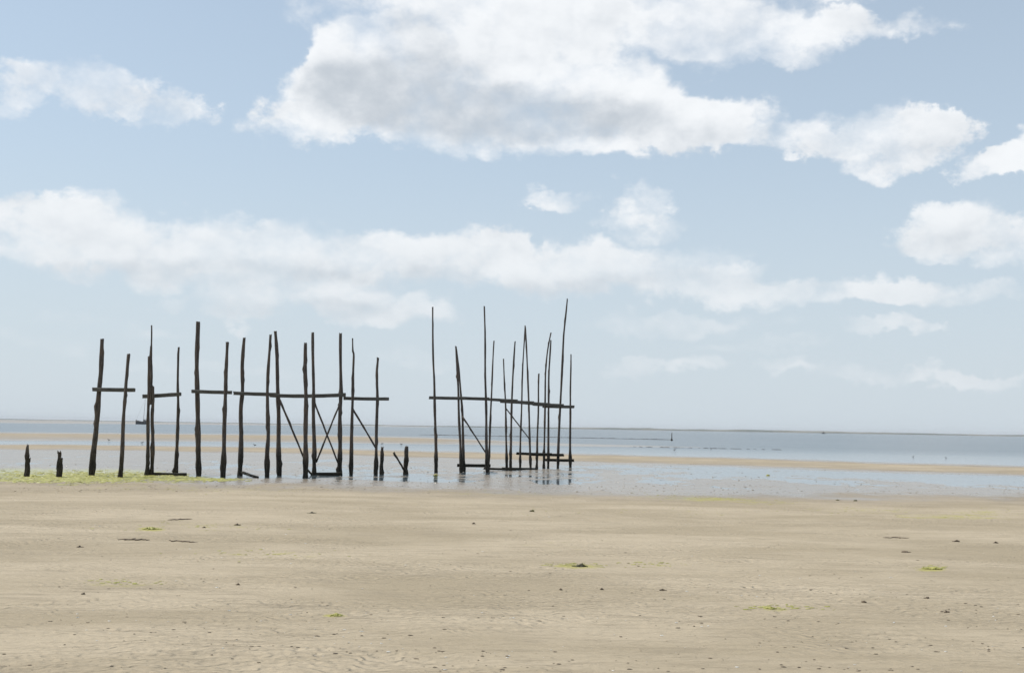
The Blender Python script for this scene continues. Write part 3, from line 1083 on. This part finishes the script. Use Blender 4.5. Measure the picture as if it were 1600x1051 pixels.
def sailboat():
    g = on_ground(222.5, 662.6)
    g.z = 0
    s = 1 / PXM(g.y)          # metres per photo pixel there
    root = empty('sailboat', g, 'dark sailboat with bare mast, anchored far out behind the second trestle', 'sailboat')
    L, B, Hh = 21 * s, 6 * s, 4.0 * s
    V, Fc = [], []
    ns, k = 12, 7
    for i in range(ns + 1):
        t = i / ns                         # bow (left) to stern
        half = B / 2 * math.sin(math.pi * min(.97, .04 + t * .82)) ** .6
        top = Hh * (1 + .75 * (1 - t) ** 3 + .22 * t ** 3)
        for j in range(k):
            a = math.pi * j / (k - 1)
            V.append((-L / 2 + L * t, -math.cos(a) * half, top - math.sin(a) * (top + .6) if True else 0))
    for i in range(ns):
        for j in range(k - 1):
            Fc.append((i * k + j, i * k + k + j, i * k + k + j + 1, i * k + j + 1))
        Fc.append((i * k, i * k + k - 1, i * k + 2 * k - 1, i * k + k))
    Fc.append(tuple(range(k)))
    Fc.append(tuple(reversed(range(ns * k, ns * k + k))))
    mesh_obj('hull', V, Fc, HULL, root)
    mz = 42 * s
    tube('mast', (.8 * s, 0, 0), (3.0 * s, 0, mz), .28 * s, .15 * s, SPAR, root)
    tube('boom', (1.2 * s, 0, Hh * 1.5), (9.5 * s, 0, Hh * 1.75), .25 * s, .18 * s, SPAR, root)
    tube('furled_sail', (1.6 * s, 0, Hh * 1.75), (8.6 * s, 0, Hh * 1.98), .5 * s, .3 * s, SAIL, root)
    tube('forestay', (2.9 * s, 0, mz * .95), (-L / 2 + .3, 0, Hh * 1.7), .03, .03, SPAR, root, 5)
    tube('shroud', (2.8 * s, 0, mz * .9), (2.0 * s, -B / 2.1, Hh), .03, .03, SPAR, root, 5)
    tube('shroud', (2.8 * s, 0, mz * .9), (2.0 * s, B / 2.1, Hh), .03, .03, SPAR, root, 5)
    cabV = []
    for z, f in ((Hh * .9, 1), (Hh * 1.5, .85)):
        for sx, sy in ((-1, -1), (1, -1), (1, 1), (-1, 1)):
            cabV.append((4.2 * s + sx * 2.4 * s * f, sy * B * .28 * f, z))
    mesh_obj('cabin', cabV, [(0, 1, 5, 4), (1, 2, 6, 5), (2, 3, 7, 6), (3, 0, 4, 7), (4, 5, 6, 7)], HULL, root, smooth=False)


sailboat()

# marker post in the sea
g = on_ground(1049.5, 688)
g.z = 0
s = 1 / PXM(g.y)
root = empty('marker_post', g, 'lone dark marker post standing in the sea at right', 'marker post')
pole('post', [g + Vector((0, 0, -.8)), g + Vector((0, 0, .3)), g + Vector((.3 * s, 0, 12.5 * s))], .9 * s, .55 * s, root, g, knots=3, seed=61)
pole('collar', [g + Vector((0, -.02, -.3)), g + Vector((0, -.02, 2.2 * s))], 1.6 * s, 1.2 * s, root, g, crust=.05, knots=3, seed=62)

# low dark stone bank that runs out to the marker
STONE, n, b = new_mat('mussel_stone')
n.put(b.inputs['Base Color'], n.mix(n.remap(n.noise(n.geo(), 2, 4, .6), .4, .6), (0.05, 0.055, 0.06), (0.11, 0.115, 0.12)))
b.inputs['Roughness'].default_value = .8


def bank(x0, y0, x1, y1, hpx, label, seed, gaps=0.0):
    rng = random.Random(seed)
    a, b2 = on_ground(x0, y0), on_ground(x1, y1)
    V, Fc = [], []
    n_ = 90
    o0 = (a + b2) / 2
    o0.z = 0
    Yv = Vector((0, 1, 0))
    for i in range(n_ + 1):
        t = i / n_
        p = a.lerp(b2, t) - o0
        Yd = a.lerp(b2, t).y
        h = hpx / PXM(Yd) * rng.uniform(.55, 1.2) * min(1, t * 12 + .2)
        if rng.random() < gaps:
            h = -.05
        for (dy_, z) in ((-.9, -.3), (-.45, h * .7), (0, h), (.5, h * .75), (1.0, -.3)):
            V.append(p + Yv * (dy_ * 1.3 + rng.uniform(-.2, .2)) + Vector((0, 0, z)))
    for i in range(n_):
        for j in range(4):
            q = i * 5 + j
            Fc.append((q, q + 5, q + 6, q + 1))
    Fc += [(4, 3, 2, 1, 0), tuple(n_ * 5 + j for j in range(5))]
    o = mesh_obj('breakwater', V, Fc, STONE)
    o.location = o0
    tag(o, label, 'breakwater')


bank(655, 679, 1049, 687, 1.1, 'thin dark stone bank in the sea that ends at the marker post', 5)
bank(985, 697.6, 1220, 702.5, .8, 'broken dark line of stones just off the sand bar at right', 6, gaps=.45)

# distant boat on the skyline
g = on_ground(1287, 677.3)
g.z = 0
s = 1 / PXM(g.y)
root = empty('motorboat', g, 'tiny dark boat far out on the horizon at right', 'boat')
V = []
for i in range(7):
    t = i / 6
    hf = 1.0 * math.sin(math.pi * min(.95, .08 + t * .7)) ** .6
    for y_, z_ in ((-hf, 1.1 + .5 * (1 - t) ** 2), (0, -.3), (hf, 1.1 + .5 * (1 - t) ** 2)):
        V.append(((t - .5) * 5.5 * s, y_ * s, z_ * s))
Fc = []
for i in range(6):
    for j in range(3):
        Fc.append((i * 3 + j, i * 3 + 3 + j, i * 3 + 3 + (j + 1) % 3, i * 3 + (j + 1) % 3))
Fc += [(0, 1, 2), (20, 19, 18)]
mesh_obj('hull', V, Fc, HULL, root)
V = [(x * s, y * s, z * s) for z, f in ((1.0, 1), (2.6, .8)) for x, y in ((-1.1 * f, -.6 * f), (.9 * f, -.6 * f), (.9 * f, .6 * f), (-1.1 * f, .6 * f))]
mesh_obj('cabin', V, [(0, 1, 5, 4), (1, 2, 6, 5), (2, 3, 7, 6), (3, 0, 4, 7), (4, 5, 6, 7)], HULL, root, smooth=False)
tube('mast', (0, 0, 2.4 * s), (0, 0, 4.2 * s), .15 * s, .1 * s, SPAR, root)

# wading birds
FEATHER, n, b = new_mat('dark_feathers')
n.put(b.inputs['Base Color'], n.mix(n.remap(n.noise(n.geo(), 14, 3, .6), .4, .6), (0.05, 0.045, 0.04), (0.15, 0.14, 0.13)))
BILL, n, b = new_mat('bill_and_leg')
n.put(b.inputs['Base Color'], n.mix(n.remap(n.noise(n.geo(), 14, 3, .6), .4, .6), (0.14, 0.06, 0.02), (0.20, 0.09, 0.03)))


def loft(name, sect, mat, parent, sides=10):
    """Rings along x: (x, z, half width, half height)."""
    V, Fc = [], []
    for (x, z, w, h) in sect:
        for j in range(sides):
            a = 2 * math.pi * j / sides
            V.append((x, w * math.cos(a), z + h * math.sin(a)))
    m = len(sect)
    for i in range(m - 1):
        for j in range(sides):
            Fc.append((i * sides + j, i * sides + (j + 1) % sides, (i + 1) * sides + (j + 1) % sides, (i + 1) * sides + j))
    Fc += [tuple(reversed(range(sides))), tuple((m - 1) * sides + j for j in range(sides))]
    return mesh_obj(name, V, Fc, mat, parent)


def bird(loc, label):
    root = empty('wading_bird', loc, label, 'bird', 'birds on the tidal flats')
    loft('body', [(-.24, .19, .006, .006), (-.17, .185, .03, .022), (-.08, .18, .065, .06), (.02, .185, .072, .07), (.09, .205, .055, .055),
                  (.125, .25, .035, .04), (.14, .29, .034, .036), (.165, .305, .036, .034), (.195, .302, .022, .02), (.205, .30, .006, .006)], FEATHER, root)
    tube('bill', (.195, 0, .30), (.285, 0, .285), .009, .004, BILL, root, 6)
    for sy in (-.03, .03):
        leg = tube('leg', (0, sy, .14), (.005, sy, 0), .008, .006, BILL, root, 6)
        mesh_obj('foot', [(-.015, sy - .004, .006), (.05, sy - .03, .004), (.06, sy, .004), (.05, sy + .03, .004), (.0, sy, .012)],
                 [(0, 1, 4), (1, 2, 4), (2, 3, 4), (3, 0, 4), (3, 2, 1, 0)], BILL, leg, smooth=False)
    return root


def copy_tree(o, parent=None):
    c = o.copy()
    COL.objects.link(c)
    if parent:
        c.parent = parent
    for ch in list(o.children):
        copy_tree(ch, c)
    return c


BIRDS = [
    (170, 689, 200, 'dark wading bird between the two posts of the leftmost trestle'),
    (222, 693, 20, 'dark wading bird just left of the trestle with the split spar'),
    (398, 697, 170, 'dark wading bird between the wavy posts of the fourth trestle'),
    (597, 694.5, 0, 'dark wading bird standing behind the slim low stump'),
    (627, 695.5, 180, 'dark wading bird left of the upright stump in the gap'),
    (1054, 704, 10, 'dark wading bird on the shore just right of the sea marker post'),
    (1111, 702, 160, 'dark wading bird a little right of the marker post, near the stones'),
    (1427, 714.5, 0, 'small dark bird in the shallows at right, left one of two'),
    (1478, 716, 190, 'small dark bird in the shallows at right, nearer the edge'),
]
proto = None
for (x, y, rz, lab) in BIRDS:
    g = on_ground(x, y)
    g.z = max(gz(g), -.08)
    if proto is None:
        proto = bird(g, lab)
        o = proto
    else:
        o = copy_tree(proto)
        o.location = g
        o['label'] = lab
    o.rotation_euler = (0, 0, math.radians(rz))
    sc_ = .4 if x > 1400 else .6
    o.scale = (sc_, sc_, sc_)

# ------------------------------------------------------------------ sea air
HAZE = bpy.data.materials.new('sea_air')
HAZE.use_nodes = True
ht = HAZE.node_tree
for q in list(ht.nodes):
    ht.nodes.remove(q)
pv = ht.nodes.new('ShaderNodeVolumePrincipled')
pv.inputs['Color'].default_value = (0.93, 0.96, 1.0, 1)
pv.inputs['Density'].default_value = 9e-5
ho = ht.nodes.new('ShaderNodeOutputMaterial')
ht.links.new(pv.outputs[0], ho.inputs['Volume'])
E_, B_, T_ = 17000.0, -2.5, 24.0
o = mesh_obj('haze', [(x * E_, y * E_, z) for z in (B_, T_) for x, y in ((-1, -1), (1, -1), (1, 1), (-1, 1))],
             [(3, 2, 1, 0), (4, 5, 6, 7), (0, 1, 5, 4), (1, 2, 6, 5), (2, 3, 7, 6), (3, 0, 4, 7)], HAZE, smooth=False)
tag(o, 'thin pale sea haze over the whole shore', kind='stuff')
